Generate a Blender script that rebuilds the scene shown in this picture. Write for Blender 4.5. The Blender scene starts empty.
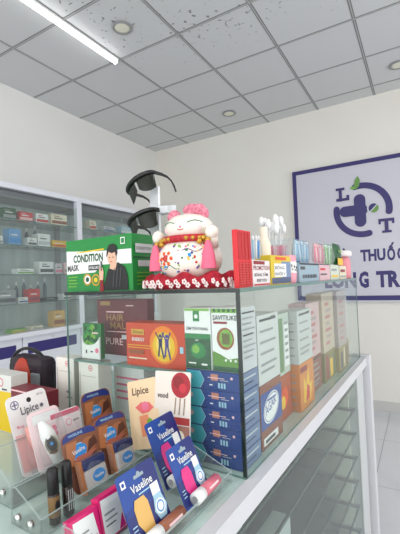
import bpy, bmesh, math, random
from mathutils import Matrix, Vector
random.seed(7)
PI = math.pi
sc = bpy.context.scene
COL = sc.collection
CZ = 1.465                                   # eye height
# ------------------------------------------------------------ camera
F_PX = 374.61; YAW = -.533977; PITCH = .0342262; ROLL = -.039024
fw = Vector((math.sin(YAW)*math.cos(PITCH), math.cos(YAW)*math.cos(PITCH), math.sin(PITCH)))
r0 = Vector((math.cos(YAW), -math.sin(YAW), 0)); u0_ = r0.cross(fw)
rr = r0*math.cos(ROLL)+u0_*math.sin(ROLL); uu = u0_*math.cos(ROLL)-r0*math.sin(ROLL)
cd = bpy.data.cameras.new('camera'); cam = bpy.data.objects.new('camera', cd); COL.objects.link(cam)
mm = Matrix((rr, uu, -fw)).transposed().to_4x4(); mm.translation = Vector((0, 0, CZ)); cam.matrix_world = mm
cd.sensor_fit = 'HORIZONTAL'; cd.sensor_width = 36; cd.lens = 36*F_PX/400; cd.clip_start = .02
sc.camera = cam
# ------------------------------------------------------------ world, light, exposure
sc.view_settings.view_transform = 'Standard'; sc.view_settings.look = 'None'
sc.view_settings.exposure = -0.37; sc.view_settings.gamma = 1; sc.view_settings.use_curve_mapping = False
w = bpy.data.worlds.new('world'); sc.world = w; w.use_nodes = True
w.node_tree.nodes['Background'].inputs[0].default_value = (.86, .93, 1, 1)
w.node_tree.nodes['Background'].inputs[1].default_value = 1.3
def area(name, loc, rot, sx, sy, power, col=(1, 1, 1)):
    l = bpy.data.lights.new(name, 'AREA'); l.shape = 'RECTANGLE'; l.size = sx; l.size_y = sy; l.energy = power; l.color = col
    o = bpy.data.objects.new(name, l); COL.objects.link(o); o.location = loc; o.rotation_euler = rot; return o
# daylight through the open shopfront behind the viewer, then the ceiling tubes of the near half of the shop
area('shopfront_daylight', (-.4, -2.75, 1.75), (PI/2, 0, 0), 5.4, 2.9, 106, (1, .985, .95))
# added fill from an assumed opening on the right, brightens the far room
area('side_fill', (2.62, 1.6, 1.55), (PI/2, 0, PI/2), 4.4, 2.6, 66, (1, .985, .95))
for lx, ly in ((-1.0, -.6), (.8, 1.0)):
    area('ceiling_tube_light', (lx, ly, 3.34), (0, 0, 0), .12, 1.2, 17, (1, .98, .95))

# ------------------------------------------------------------ materials
MATS = {}
def mat(name, c, rough=.5, metal=0, spec=.5, emit=None, es=1, trans=0, alpha=1, sss=0, coat=0):
    if name in MATS: return MATS[name]
    m = bpy.data.materials.new(name); m.use_nodes = True; b = m.node_tree.nodes['Principled BSDF']
    b.inputs['Base Color'].default_value = (*c, 1); b.inputs['Roughness'].default_value = rough
    b.inputs['Metallic'].default_value = metal; b.inputs['Specular IOR Level'].default_value = spec
    if emit: b.inputs['Emission Color'].default_value = (*emit, 1); b.inputs['Emission Strength'].default_value = es
    if coat: b.inputs['Coat Weight'].default_value = coat
    b.inputs['Alpha'].default_value = alpha
    MATS[name] = m; return m
def S(h):                                    # sRGB 0-255 -> linear
    return tuple(((v/255+.055)/1.055)**2.4 if v/255 > .04045 else v/255/12.92 for v in h)
def glass(name, tint, ior=1.45, haze=0, rough=.02):
    m = bpy.data.materials.new(name); m.use_nodes = True; nt = m.node_tree; nt.nodes.clear()
    o = nt.nodes.new('ShaderNodeOutputMaterial'); t = nt.nodes.new('ShaderNodeBsdfTransparent'); t.inputs[0].default_value = (*tint, 1)
    g = nt.nodes.new('ShaderNodeBsdfGlossy'); g.inputs['Roughness'].default_value = rough
    f = nt.nodes.new('ShaderNodeFresnel'); f.inputs[0].default_value = ior
    mx = nt.nodes.new('ShaderNodeMixShader'); ge = nt.nodes.new('ShaderNodeNewGeometry'); iv = nt.nodes.new('ShaderNodeMath'); iv.operation = 'SUBTRACT'; iv.inputs[0].default_value = 1; nt.links.new(ge.outputs['Backfacing'], iv.inputs[1])
    ml = nt.nodes.new('ShaderNodeMath'); ml.operation = 'MULTIPLY'; nt.links.new(f.outputs[0], ml.inputs[0]); nt.links.new(iv.outputs[0], ml.inputs[1]); nt.links.new(ml.outputs[0], mx.inputs[0]); nt.links.new(t.outputs[0], mx.inputs[1]); nt.links.new(g.outputs[0], mx.inputs[2])
    last = mx
    if haze:
        d = nt.nodes.new('ShaderNodeBsdfDiffuse'); d.inputs[0].default_value = (.82, .86, .85, 1)
        m2 = nt.nodes.new('ShaderNodeMixShader'); m2.inputs[0].default_value = haze
        nt.links.new(mx.outputs[0], m2.inputs[1]); nt.links.new(d.outputs[0], m2.inputs[2]); last = m2
    nt.links.new(last.outputs[0], o.inputs[0]); MATS[name] = m; return m
def noisy(name, c1, c2, scale, rough=.6, bump=0, detail=3, lo=.35, hi=.65, stretch=(1, 1, 1)):
    m = mat(name, c1, rough); nt = m.node_tree; b = nt.nodes['Principled BSDF']
    tc = nt.nodes.new('ShaderNodeTexCoord'); mp = nt.nodes.new('ShaderNodeMapping'); mp.inputs['Scale'].default_value = stretch
    n = nt.nodes.new('ShaderNodeTexNoise'); n.inputs['Scale'].default_value = scale; n.inputs['Detail'].default_value = detail
    r = nt.nodes.new('ShaderNodeValToRGB'); r.color_ramp.elements[0].position = lo; r.color_ramp.elements[1].position = hi
    r.color_ramp.elements[0].color = (*c1, 1); r.color_ramp.elements[1].color = (*c2, 1)
    nt.links.new(tc.outputs['Object'], mp.inputs[0]); nt.links.new(mp.outputs[0], n.inputs['Vector']); nt.links.new(n.outputs['Fac'], r.inputs[0]); nt.links.new(r.outputs[0], b.inputs['Base Color'])
    if bump:
        bp = nt.nodes.new('ShaderNodeBump'); bp.inputs['Strength'].default_value = bump; bp.inputs['Distance'].default_value = .002
        nt.links.new(n.outputs['Fac'], bp.inputs['Height']); nt.links.new(bp.outputs[0], b.inputs['Normal'])
    return m
C = lambda name, rgb, rough=.4, **k: mat(name, S(rgb), rough, **k)
white = C('white', (236, 236, 234)); black = C('black', (22, 22, 24)); ink = C('ink', (40, 42, 48))
cream = C('cream', (236, 226, 200)); red = C('red', (205, 24, 36)); dred = C('dark_red', (140, 22, 34))
green = C('green', (22, 128, 62)); dgreen = C('dark_green', (10, 78, 40)); lgreen = C('light_green', (120, 176, 64))
blue = C('blue', (26, 58, 140)); navy = C('navy', (26, 34, 84)); teal = C('teal', (70, 178, 196)); cyan = C('cyan', (40, 140, 214))
vblue = C('vaseline_blue', (18, 66, 150)); vdark = C('vaseline_dark_blue', (26, 36, 110)); pink = C('pink', (232, 120, 150)); hot = C('hot_pink', (220, 40, 130))
lpink = C('light_pink', (240, 198, 200)); orange = C('orange', (226, 84, 30)); yellow = C('yellow', (236, 190, 30)); gold = C('gold', (206, 160, 70), .3, metal=.6)
maroon = C('maroon', (112, 46, 56)); brown = C('brown', (150, 84, 48)); dbrown = C('dark_brown', (86, 48, 32)); tan = C('tan', (222, 176, 96)); skin = C('skin', (226, 178, 152))
grey = C('grey', (150, 152, 154)); lgrey = C('light_grey', (200, 202, 204)); dgrey = C('dark_grey', (74, 76, 80)); chrome = mat('chrome', (.8, .8, .8), .15, 1)
purple = C('purple', (70, 58, 140)); sky = C('sky_blue', (160, 200, 220)); frame_w = C('frame_white', (232, 234, 242), .3)
acr = glass('clear_acrylic', (.97, .985, .98), 1.2, .05); acr_edge = C('acrylic_edge', (190, 208, 206), .2, alpha=.55)
cglass = glass('case_glass', (.955, .98, .972), 1.33, .012); gedge = C('glass_edge', (96, 128, 120), .12); dedge = C('dark_glass_edge', (22, 36, 33), .15)
shglass = glass('shelf_glass', (.94, .97, .96), 1.2, .04); film = glass('plastic_film', (.97, .98, .985), 1.25, .06, .12)
bfilm = glass('blue_film', (.72, .86, .95), 1.3, .12, .12); pfilm = glass('pink_film', (.97, .80, .83), 1.3, .12, .12); gfilm = glass('green_film', (.74, .88, .78), 1.3, .12, .12)

# ------------------------------------------------------------ mesh builder
def text_geo(s, off=.014):
    cu = bpy.data.curves.new('t', 'FONT'); cu.body = s; cu.resolution_u = 2; cu.offset = off
    o = bpy.data.objects.new('t', cu); me = o.to_mesh()
    vs = [tuple(v.co) for v in me.vertices]; fs = [tuple(p.vertices) for p in me.polygons]
    o.to_mesh_clear(); bpy.data.objects.remove(o); bpy.data.curves.remove(cu); return vs, fs
TX = {}
class MB:
    def __init__(s): s.v = []; s.f = []; s.m = []; s.sm = []; s.mats = []; s.k = 0
    def mi(s, m):
        if m not in s.mats: s.mats.append(m)
        return s.mats.index(m)
    def add(s, vs, fs, m, smooth=False, T=None):
        n = len(s.v); s.v += [tuple(T@Vector(v)) if T else tuple(v) for v in vs]
        i = s.mi(m)
        for f in fs: s.f.append(tuple(n+a for a in f)); s.m.append(i); s.sm.append(smooth)
        return s
    def box(s, x0, x1, y0, y1, z0, z1, m, T=None, bev=0):
        if bev:
            bm = bmesh.new(); bmesh.ops.create_cube(bm, size=1)
            for v in bm.verts: v.co = Vector(((x0+x1)/2+v.co.x*(x1-x0), (y0+y1)/2+v.co.y*(y1-y0), (z0+z1)/2+v.co.z*(z1-z0)))
            bmesh.ops.bevel(bm, geom=bm.edges[:], offset=bev, segments=2, affect='EDGES', profile=.5)
            bm.verts.index_update(); s.add([tuple(v.co) for v in bm.verts], [tuple(v.index for v in f.verts) for f in bm.faces], m, False, T); bm.free(); return s
        vs = [(x, y, z) for z in (z0, z1) for y in (y0, y1) for x in (x0, x1)]
        return s.add(vs, [(0, 2, 3, 1), (4, 5, 7, 6), (0, 1, 5, 4), (2, 6, 7, 3), (0, 4, 6, 2), (1, 3, 7, 5)], m, False, T)
    # decals: F = (origin, u, v) with the normal u x v pointing out
    def dec(s, F, pts, m, off=None):
        s.k += 1; o, u, v = (Vector(a) for a in F); n = u.cross(v).normalized(); d = .0003+.00009*s.k if off is None else off
        return s.add([tuple(o+u*a+v*b+n*d) for a, b in pts], [tuple(range(len(pts)))], m)
    def rect(s, F, a0, a1, b0, b1, m): return s.dec(F, [(a0, b0), (a1, b0), (a1, b1), (a0, b1)], m)
    def disc(s, F, cx, cy, rx, m, ry=None, n=20, a0=0, rot=0):
        ry = ry or rx; c, q = math.cos(rot), math.sin(rot)
        return s.dec(F, [(cx+rx*math.cos(a)*c-ry*math.sin(a)*q, cy+rx*math.cos(a)*q+ry*math.sin(a)*c) for a in (2*PI*i/n for i in range(n))], m)
    def text(s, F, st, x, y, h, m, wd=None, align='L', rot=0, off=.014):
        s.k += 1
        if (st, off) not in TX: TX[st, off] = text_geo(st, off)
        vs, fs = TX[st, off]
        if not vs: return s
        x0 = min(v[0] for v in vs); x1 = max(v[0] for v in vs); y0 = min(v[1] for v in vs); y1 = max(v[1] for v in vs)
        ky = h/(y1-y0); kx = wd/(x1-x0) if wd else ky; W = (x1-x0)*kx
        ox = x-(W/2 if align == 'C' else 0); o, u, v = (Vector(a) for a in F); n = u.cross(v).normalized(); d = .0003+.00009*s.k
        c, q = math.cos(rot), math.sin(rot); out = []
        for p in vs:
            a = (p[0]-x0)*kx+(ox-x); b = (p[1]-y0)*ky; out.append(tuple(o+u*(x+a*c-b*q)+v*(y+a*q+b*c)+n*d))
        return s.add(out, fs, m)
    def lathe(s, prof, m, T=None, n=20, sy=1, smooth=True):
        vs = []; fs = []
        for r, z in prof:
            for i in range(n): a = 2*PI*i/n; vs.append((r*math.cos(a), r*math.sin(a)*sy, z))
        for j in range(len(prof)-1):
            for i in range(n): k = (i+1) % n; fs.append((j*n+i, j*n+k, (j+1)*n+k, (j+1)*n+i))
        fs.append(tuple(range(n-1, -1, -1))); fs.append(tuple((len(prof)-1)*n+i for i in range(n)))
        return s.add(vs, fs, m, smooth, T)
    def ball(s, c, r, m, T=None, n=14, k=9):
        rx, ry, rz = r if isinstance(r, tuple) else (r, r, r)
        vs = []; fs = []
        for j in range(k+1):
            b = -PI/2+PI*j/k; cb = max(math.cos(b), .02)
            for i in range(n): a = 2*PI*i/n; vs.append((c[0]+rx*cb*math.cos(a), c[1]+ry*cb*math.sin(a), c[2]+rz*math.sin(b)))
        for j in range(k):
            for i in range(n): q = (i+1) % n; fs.append((j*n+i, j*n+q, (j+1)*n+q, (j+1)*n+i))
        fs.append(tuple(range(n-1, -1, -1))); fs.append(tuple(k*n+i for i in range(n)))
        return s.add(vs, fs, m, True, T)
    def tube(s, pts, r, m, T=None, n=8, flat=1):
        P = [Vector(p) for p in pts]; vs = []; fs = []; N = len(P)
        R = r if isinstance(r, (list, tuple)) else [r]*N
        for i, p in enumerate(P):
            t = (P[min(i+1, N-1)]-P[max(i-1, 0)]).normalized(); up = Vector((0, 0, 1)) if abs(t.z) < .9 else Vector((0, 1, 0))
            a = t.cross(up).normalized(); b = a.cross(t)
            for k in range(n): q = 2*PI*k/n; vs.append(tuple(p+a*math.cos(q)*R[i]*flat+b*math.sin(q)*R[i]))
        for j in range(N-1):
            for i in range(n): k = (i+1) % n; fs.append((j*n+i, j*n+k, (j+1)*n+k, (j+1)*n+i))
        fs.append(tuple(range(n-1, -1, -1))); fs.append(tuple((N-1)*n+i for i in range(n)))
        return s.add(vs, fs, m, True, T)
    def pillow(s, w, h, d, m, T=None, nx=8, nz=8, top=1.0):
        for sg in (-1, 1):
            vs = []; fs = []
            for j in range(nz+1):
                for i in range(nx+1):
                    a = i/nx; b = j/nz; e = (1-(2*a-1)**4)*(1-(2*b-1)**4); k = 1+(top-1)*b
                    vs.append(((a-.5)*w*k, sg*d/2*e*(1+.15*math.sin(9*a+5*b)), b*h))
            for j in range(nz):
                for i in range(nx):
                    q = j*(nx+1)+i; f = (q, q+1, q+nx+2, q+nx+1); fs.append(f if sg < 0 else f[::-1])
            s.add(vs, fs, m, True, T)
        return s
    def obj(s, name, parent=None):
        me = bpy.data.meshes.new(name); me.from_pydata(s.v, [], s.f)
        for m in s.mats: me.materials.append(m)
        me.polygons.foreach_set('material_index', s.m); me.polygons.foreach_set('use_smooth', s.sm); me.update()
        o = bpy.data.objects.new(name, me); COL.objects.link(o)
        if parent: o.parent = parent
        return o
def thing(name, label, cat, group=None, o=None):
    if o is None: o = bpy.data.objects.new(name, None); COL.objects.link(o); o.empty_display_size = .05
    o['label'] = label; o['category'] = cat
    if group: o['group'] = group
    return o
def struct(b, name):
    o = b.obj(name); o['kind'] = 'structure'; return o
FRONT = lambda x=0, z=0, y=0: ((x, y, z), (1, 0, 0), (0, 0, 1))      # front of a box, seen from -y
RIGHT = lambda x, z=0, y=0: ((x, y, z), (0, 1, 0), (0, 0, 1))        # +x side
LEFT = lambda x, z=0, y=0: ((x, y, z), (0, -1, 0), (0, 0, 1))        # -x side, origin at rear edge
TOPF = lambda z, x=0, y=0: ((x, y, z), (1, 0, 0), (0, 1, 0))
# display case frame: u to the left, v away from the viewer, z height over the floor
AA = .035982; OX, OY = -.32368, .69924
E_ = Vector((math.sin(AA), math.cos(AA), 0)); G_ = Vector((-math.cos(AA), math.sin(AA), 0))
def W(u, v, z): return Vector((OX, OY, 0))+G_*u+E_*v+Vector((0, 0, z))
def put(o, u, v, z, deg=0, lean=0, roll=0):
    M = Matrix.Translation(W(u, v, z))@Matrix.Rotation(-AA+math.radians(deg), 4, 'Z')@Matrix.Rotation(-math.radians(lean), 4, 'X')@Matrix.Rotation(math.radians(roll), 4, 'Y')
    o.matrix_world = M; o.rotation_mode = 'XYZ'; return o
CUST = 90                                     # turned to face the customer side
TOP = CZ-.0202; CT = CZ-.405
HGL = TOP-CT

# ------------------------------------------------------------ room shell
XL, YB, ZC = -3.3228, 4.4392, CZ+1.9227
GX, GY = -3.3466, 1.21674                     # ceiling grid origin
XR, YF = 2.6, -2.9
wall_m = noisy('wall_paint', S((232, 228, 220)), S((236, 233, 226)), 1.2, .75, .12)
walll_m = noisy('wall_paint_left', S((232, 231, 228)), S((236, 235, 232)), 1.2, .75, .12)
fm = noisy('floor_marble', S((214, 215, 219)), S((196, 198, 204)), 1.6, .22, 0, 8, .5, .8)
b = MB(); b.box(XL-.1, XR+.1, YF, YB+.1, -.1, 0, fm)
jt = C('tile_joint', (150, 150, 150), .6)
fx0 = -.36
for k in range(-4, 4):
    x = fx0+.8*k
    if XL < x < XR: b.add([(x-.002, YF, .0006), (x+.002, YF, .0006), (x+.002, YB, .0006), (x-.002, YB, .0006)], [(0, 1, 2, 3)], jt)
for k in range(-1, 9):
    y = 3.66-.8*k+.8
    if YF < y < YB: b.add([(XL, y-.002, .0006), (XR, y-.002, .0006), (XR, y+.002, .0006), (XL, y+.002, .0006)], [(0, 1, 2, 3)], jt)
struct(b, 'floor')
b = MB(); b.box(XL-.12, XL, YF, YB+.12, 0, ZC+.02, walll_m); struct(b, 'wall_left')
b = MB(); b.box(XL, XR+.12, YB, YB+.12, 0, ZC+.02, wall_m); struct(b, 'wall_back')
b = MB(); b.box(XR, XR+.12, YF, YB, 2.95, ZC+.02, wall_m); b.box(XR, XR+.12, YF, -.7, 0, 2.95, wall_m); b.box(XR, XR+.12, 3.9, YB, 0, 2.95, wall_m); struct(b, 'wall_right')
b = MB(); b.box(XL, XR, YF-.12, YF, 3.12, ZC+.02, wall_m); struct(b, 'wall_front')
b = MB(); b.box(XL, XR, YB-.012, YB, 0, .1, C('baseboard_tile', (206, 204, 200), .4)); struct(b, 'baseboard_back')
# ceiling: stained mineral tiles in a metal grid
cm = mat('ceiling_tile', S((206, 207, 208)), .85); nt = cm.node_tree; N = nt.nodes; L = nt.links
tc = N.new('ShaderNodeTexCoord'); sp = N.new('ShaderNodeSeparateXYZ'); L.new(tc.outputs['Object'], sp.inputs[0])
def smooth(sock, a, bq):
    n = N.new('ShaderNodeMapRange'); n.inputs['From Min'].default_value = a; n.inputs['From Max'].default_value = bq; n.interpolation_type = 'SMOOTHSTEP'; L.new(sock, n.inputs[0]); return n.outputs[0]
def mul(a, c):
    n = N.new('ShaderNodeMath'); n.operation = 'MULTIPLY'; L.new(a, n.inputs[0])
    if isinstance(c, float): n.inputs[1].default_value = c
    else: L.new(c, n.inputs[1])
    return n.outputs[0]
n1 = N.new('ShaderNodeTexNoise'); n1.inputs['Scale'].default_value = 25; n1.inputs['Detail'].default_value = 2.5; L.new(tc.outputs['Object'], n1.inputs['Vector'])
n2 = N.new('ShaderNodeTexNoise'); n2.inputs['Scale'].default_value = 2.2; L.new(tc.outputs['Object'], n2.inputs['Vector'])
spots = smooth(n1.outputs['Fac'], .625, .67)
zone = mul(smooth(sp.outputs['X'], -2.2, -2.0), smooth(sp.outputs['Y'], 3.0, 2.3))
zone = mul(zone, smooth(n2.outputs['Fac'], .40, .50)); st = mul(mul(spots, zone), .75)
mx = N.new('ShaderNodeMixRGB'); L.new(st, mx.inputs[0]); mx.inputs[1].default_value = (*S((206, 207, 208)), 1); mx.inputs[2].default_value = (*S((84, 84, 84)), 1)
L.new(mx.outputs[0], N['Principled BSDF'].inputs['Base Color'])
b = MB(); b.box(XL-.12, XR+.12, YF, YB+.12, ZC+.006, ZC+.1, cm)
gm = C('ceiling_joint', (128, 129, 128), .8); gl = C('ceiling_bar', (176, 178, 178), .5)
for k in range(0, 11):
    x = GX+.6*k
    if XL < x < XR: b.box(x-.012, x+.012, YF, YB, ZC+.0045, ZC+.007, gm); b.box(x-.004, x+.004, YF, YB, ZC+.0015, ZC+.005, gl)
for k in range(-6, 6):
    y = GY+.6*k
    if YF < y < YB: b.box(XL, XR, y-.012, y+.012, ZC+.0047, ZC+.007, gm); b.box(XL, XR, y-.004, y+.004, ZC+.001, ZC+.005, gl)
struct(b, 'ceiling')
# ceiling lights
t = thing('tube_light', 'long glowing white tube light on the grey tiled ceiling', 'ceiling light')
t.location = (-2.165, 1.79, ZC)
b = MB(); b.box(-.022, .022, -.6, .6, -.016, .0005, white); b.obj('housing', t)
b = MB(); b.tube([(0, -.59, -.027), (0, .59, -.027)], .019, mat('tube_glow', (1, 1, 1), .4, emit=(1, 1, 1), es=9), n=12); b.obj('tube', t)
for s_ in (-.606, .588): b = MB(); b.box(-.02, .02, s_, s_+.018, -.046, 0, lgrey); b.obj('end_cap', t)
dl = C('downlight_lens', (226, 224, 206), .4)
for (x, y, lb) in ((-1.853, 2.116, 'round recessed ceiling light among the dark stains, near the glowing tube'), (-1.838, 3.909, 'round recessed ceiling light near the back wall, above the lucky cat'), (-.094, 3.915, 'round recessed ceiling light at the right edge, above the shop sign')):
    t = thing('downlight', lb, 'ceiling light', 'round recessed ceiling lights'); t.location = (x, y, ZC); t.scale = (1.25, 1.25, 1)
    b = MB(); b.lathe([(.058, .0), (.062, -.002), (.062, -.006), (.05, -.008), (.048, .0)], grey, n=28); b.obj('trim_ring', t)
    b = MB(); b.lathe([(.047, 0), (.047, -.004), (.03, -.007)], dl, n=28); b.obj('lens', t)

# ------------------------------------------------------------ wall sign
sg = thing('wall_sign', 'large white pharmacy sign with dark blue border and L T logo on the back wall', 'sign')
sg.location = (0, YB-.05, 0)
SW = C('sign_face', (203, 202, 212), .35); PB = C('sign_blue', (52, 46, 108), .45)
b = MB(); b.box(-1.27, .95, 0, .05, 1.155, 2.70, SW); b.obj('panel', sg)
b = MB()
for x0, x1, z0, z1 in ((-1.27, .95, 2.655, 2.70), (-1.27, .95, 1.175, 1.225), (-1.27, -1.225, 1.225, 2.655), (.905, .95, 1.225, 2.655)): b.box(x0, x1, -.004, .001, z0, z1, PB)
b.obj('border', sg)
F = FRONT(0, 0, -.0005); b = MB(); LX, LZ = -.525, 2.155
def arc(b, cx, cz, r, wd, a0, a1, m, n=26):
    o = []; i = []
    for k in range(n+1):
        a = math.radians(a0+(a1-a0)*k/n); o.append((cx+(r+wd/2)*math.cos(a), cz+(r+wd/2)*math.sin(a))); i.append((cx+(r-wd/2)*math.cos(a), cz+(r-wd/2)*math.sin(a)))
    for k in range(n): b.dec(F, [i[k], o[k], o[k+1], i[k+1]], m, .002)
    for a in (a0, a1): q = math.radians(a); b.disc(F, cx+r*math.cos(q), cz+r*math.sin(q), wd/2, m)
arc(b, LX, LZ, .265, .066, 172, 283, PB); arc(b, LX, LZ, .265, .066, -10, 103, PB)
def cap(x0, z0, x1, z1, r, m):
    d = Vector((x1-x0, z1-z0)).normalized(); n = Vector((-d.y, d.x))*r
    b.dec(F, [(x0+n.x, z0+n.y), (x0-n.x, z0-n.y), (x1-n.x, z1-n.y), (x1+n.x, z1+n.y)], m); b.disc(F, x0, z0, r, m); b.disc(F, x1, z1, r, m)
cap(LX-.02, LZ+.115, LX-.02, LZ-.125, .058, PB); cap(LX-.175, LZ, LX, LZ, .058, PB)
b.disc(F, LX+.11, LZ+.005, .06, SW); b.disc(F, LX+.115, LZ+.005, .05, C('sign_green', (104, 150, 72)))
b.dec(F, [(LX+.115+.05*math.cos(a), LZ+.005+.05*math.sin(a)) for a in (math.radians(45+i*18) for i in range(11))], PB)
b.rect(((LX+.115, -.0005, LZ+.005), Vector((1, 0, 1)).normalized(), Vector((-1, 0, 1)).normalized()), -.05, .05, -.005, .005, SW)
def serif(x, z, s, kind):
    if kind == 'L': P = [((0, .02), (.9, .22)), ((.2, 0), (.42, 1)), ((0, .82), (.62, 1)), ((.72, .02), (.92, .42))]
    else: P = [((.38, 0), (.62, 1)), ((0, .8), (1, 1)), ((0, .62), (.15, .95)), ((.85, .62), (1, .95)), ((.2, 0), (.8, .16))]
    for (a, c), (d, e) in P: b.rect(F, x+a*s, x+d*s, z+c*s, z+e*s, PB)
serif(-.785, 2.275, .15, 'L'); serif(-.37, 1.885, .15, 'T')
b.dec(F, [(-.61, 2.40), (-.575, 2.385), (-.54, 2.42), (-.53, 2.48), (-.55, 2.53), (-.585, 2.49), (-.59, 2.44)], MATS['sign_green'])
b.dec(F, [(-.64, 2.41), (-.61, 2.385), (-.585, 2.40), (-.61, 2.425)], MATS['light_green'])
b.obj('logo', sg)
b = MB(); b.text(F, 'NHÀ', -.925, 1.587, .165, PB, .24, off=.045); b.obj('lettering', sg); b = MB(); b.text(F, 'THU', -.566, 1.592, .13, PB, .245, off=.045); b.text(F, 'Ố', -.305, 1.590, .19, PB, .075, off=.045); b.text(F, 'C', -.213, 1.590, .134, PB, .072, off=.045)
b.obj('lettering', sg)
b = MB(); b.text(F, 'LON', -.955, 1.31, .175, PB, .335, off=.05); b.text(F, 'G', -.594, 1.307, .181, PB, .098, off=.05); b.obj('lettering', sg); b = MB(); b.text(F, 'TR', -.422, 1.31, .175, PB, .225, off=.05)
b.obj('lettering', sg)

# ------------------------------------------------------------ wall display cabinets
cabg = noisy('cabinet_back', S((206, 216, 212)), S((170, 182, 184)), 9, .35, 0, 2, .3, .7, (1, 1, .04))
glass_c = glass('cabinet_glass', (.93, .96, .95), 1.35, .07)
def cabinet(y0, y1, lb):
    t = thing('wall_cabinet', lb, 'cabinet', 'glass-fronted cabinets along the left wall'); t.location = (XL, y0, 0)
    L_ = y1-y0; D = -2.95-XL; b = MB()
    b.box(.003, D-.04, 0, L_, .06, 1.035, frame_w); b.box(.003, D+.03, 0, L_, 1.035, 1.075, frame_w, bev=.004)
    b.obj('base', t)
    b = MB(); b.box(.003, .012, 0, L_, 1.075, 2.30, cabg)
    b.obj('back_panel', t)
    b = MB(); b.box(.0, D, 0, L_, 2.30, 2.345, frame_w); b.box(D-.05, D, .0, .028, 1.075, 2.30, frame_w); b.box(D-.05, D, L_-.028, L_, 1.075, 2.30, frame_w)
    b.box(.012, .04, 0, .025, 1.075, 2.3, grey); b.box(.012, .04, L_-.025, L_, 1.075, 2.3, grey); b.obj('frame', t)
    b = MB(); b.box(.02, D-.05, .01, L_-.01, 2.235, 2.29, C('cover_grey', (120, 124, 128), .4)); b.obj('light_cover', t)
    for i in range(2): b = MB(); b.box(D-.012+.005*i, D-.009+.005*i, .03+i*(L_/2-.04), L_/2+.02+i*(L_/2-.05), 1.077, 2.232, glass_c); b.obj('glass_door', t)
    for z in (2.043, 1.828, 1.575, 1.322):
        b = MB(); b.box(.014, D-.02, .012, L_-.012, z-.006, z, shglass); b.box(D-.02, D-.014, .012, L_-.012, z-.008, z, gedge); b.obj('shelf', t)
    n = max(2, round(L_/.62)); dw = L_/n
    for i in range(n):
        b = MB(); b.box(D-.04, D-.024, i*dw+.006, (i+1)*dw-.006, .1, 1.03, frame_w); d = b.obj('door', t)
        b = MB(); b.box(D-.0245, D-.022, i*dw+.05, (i+1)*dw-.06, .88, .975, C('door_strip', (48, 40, 116), .25)); b.obj('blue_strip', d)
        b = MB(); b.ball((D-.018, i*dw+.3, 1.0), .009, chrome); b.obj('knob', d)
    return t
cabinet(.71, 2.635, 'white framed glass shelf cabinet nearest the left edge, stocked with small boxes')
cabinet(2.636, 3.86, 'white framed glass shelf cabinet behind the green box, near the room corner')
# stock on the shelves: (y, z, width, height, colour, stripe, wording)
ST = [(1.92, 2.043, .12, .10, dgreen, grey, 'dark green and grey box at the left end of the top cabinet shelf'),
 (2.075, 2.043, .13, .085, red, lpink, 'red medicine box on the top shelf of the left wall cabinet'),
 (2.24, 2.043, .13, .09, white, red, 'white box with red band beside the red box on the top cabinet shelf'),
 (2.43, 2.043, .18, .11, cream, brown, 'cream and brown patterned box at the right end of the top cabinet shelf'),
 (1.82, 1.828, .07, .07, white, grey, 'small white box left of the light blue packs on the second cabinet shelf'),
 (1.965, 1.828, .11, .14, C('mid_blue', (96, 156, 210)), cyan, 'light blue pack on the second cabinet shelf'),
 (2.13, 1.828, .09, .075, white, dgrey, 'low white box right of the light blue packs on the second cabinet shelf'),
 (2.255, 1.828, .13, .12, white, lgrey, 'taller white box in the middle of the second cabinet shelf'),
 (2.43, 1.828, .17, .07, yellow, orange, 'yellow and orange box on the second cabinet shelf, near the upright'),
 (2.06, 1.575, .16, .05, white, lgreen, 'flat white box on the third cabinet shelf'),
 (2.275, 1.575, .15, .115, white, dgrey, 'white box with dark print on the third cabinet shelf'),
 (2.41, 1.575, .08, .10, lgrey, pink, 'pale grey box with pink mark on the third cabinet shelf'),
 (2.52, 1.575, .09, .11, lpink, grey, 'pale pink box beside the upright on the third cabinet shelf'),
 (1.88, 1.322, .16, .12, grey, dgrey, 'grey box at the left end of the bottom glass shelf of the cabinet'),
 (2.03, 1.322, .09, .05, white, blue, 'flat white and blue box on the bottom glass shelf of the cabinet'),
 (2.14, 1.322, .11, .12, red, dred, 'dark red box on the bottom glass shelf of the cabinet'),
 (2.32, 1.322, .14, .035, black, dgrey, 'flat black case on the bottom glass shelf of the cabinet'),
 (2.50, 1.322, .1, .06, white, black, 'white box with black band at the right end of the bottom glass shelf'),
 (1.98, 1.075, .14, .03, lgreen, yellow, 'flat yellow green box lying on the white cabinet base'),
 (2.16, 1.075, .12, .035, cream, grey, 'flat cream box lying on the white cabinet base'),
 (2.40, 1.075, .13, .15, tan, brown, 'tan box standing on the white cabinet base near the upright'),
 (2.86, 2.043, .09, .10, cream, red, 'cream box on the top shelf right of the cabinet upright'),
 (3.10, 2.043, .16, .06, lgrey, blue, 'low grey box on the top shelf of the far cabinet'),
 (3.40, 2.043, .2, .09, sky, white, 'pale blue box on the top shelf of the far cabinet'),
 (2.78, 1.828, .15, .07, lgrey, blue, 'grey box with blue band on the second shelf of the far cabinet'),
 (3.06, 1.828, .18, .1, white, teal, 'white and teal box on the second shelf of the far cabinet'),
 (3.4, 1.828, .2, .08, grey, white, 'grey and white box on the second shelf of the far cabinet, nearest the corner'),
 (2.85, 1.322, .2, .1, lgrey, purple, 'grey box with purple band on the lower shelf seen through the display case'),
 (3.2, 1.322, .2, .12, white, sky, 'white and pale blue box on the lower shelf seen through the display case')]
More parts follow.
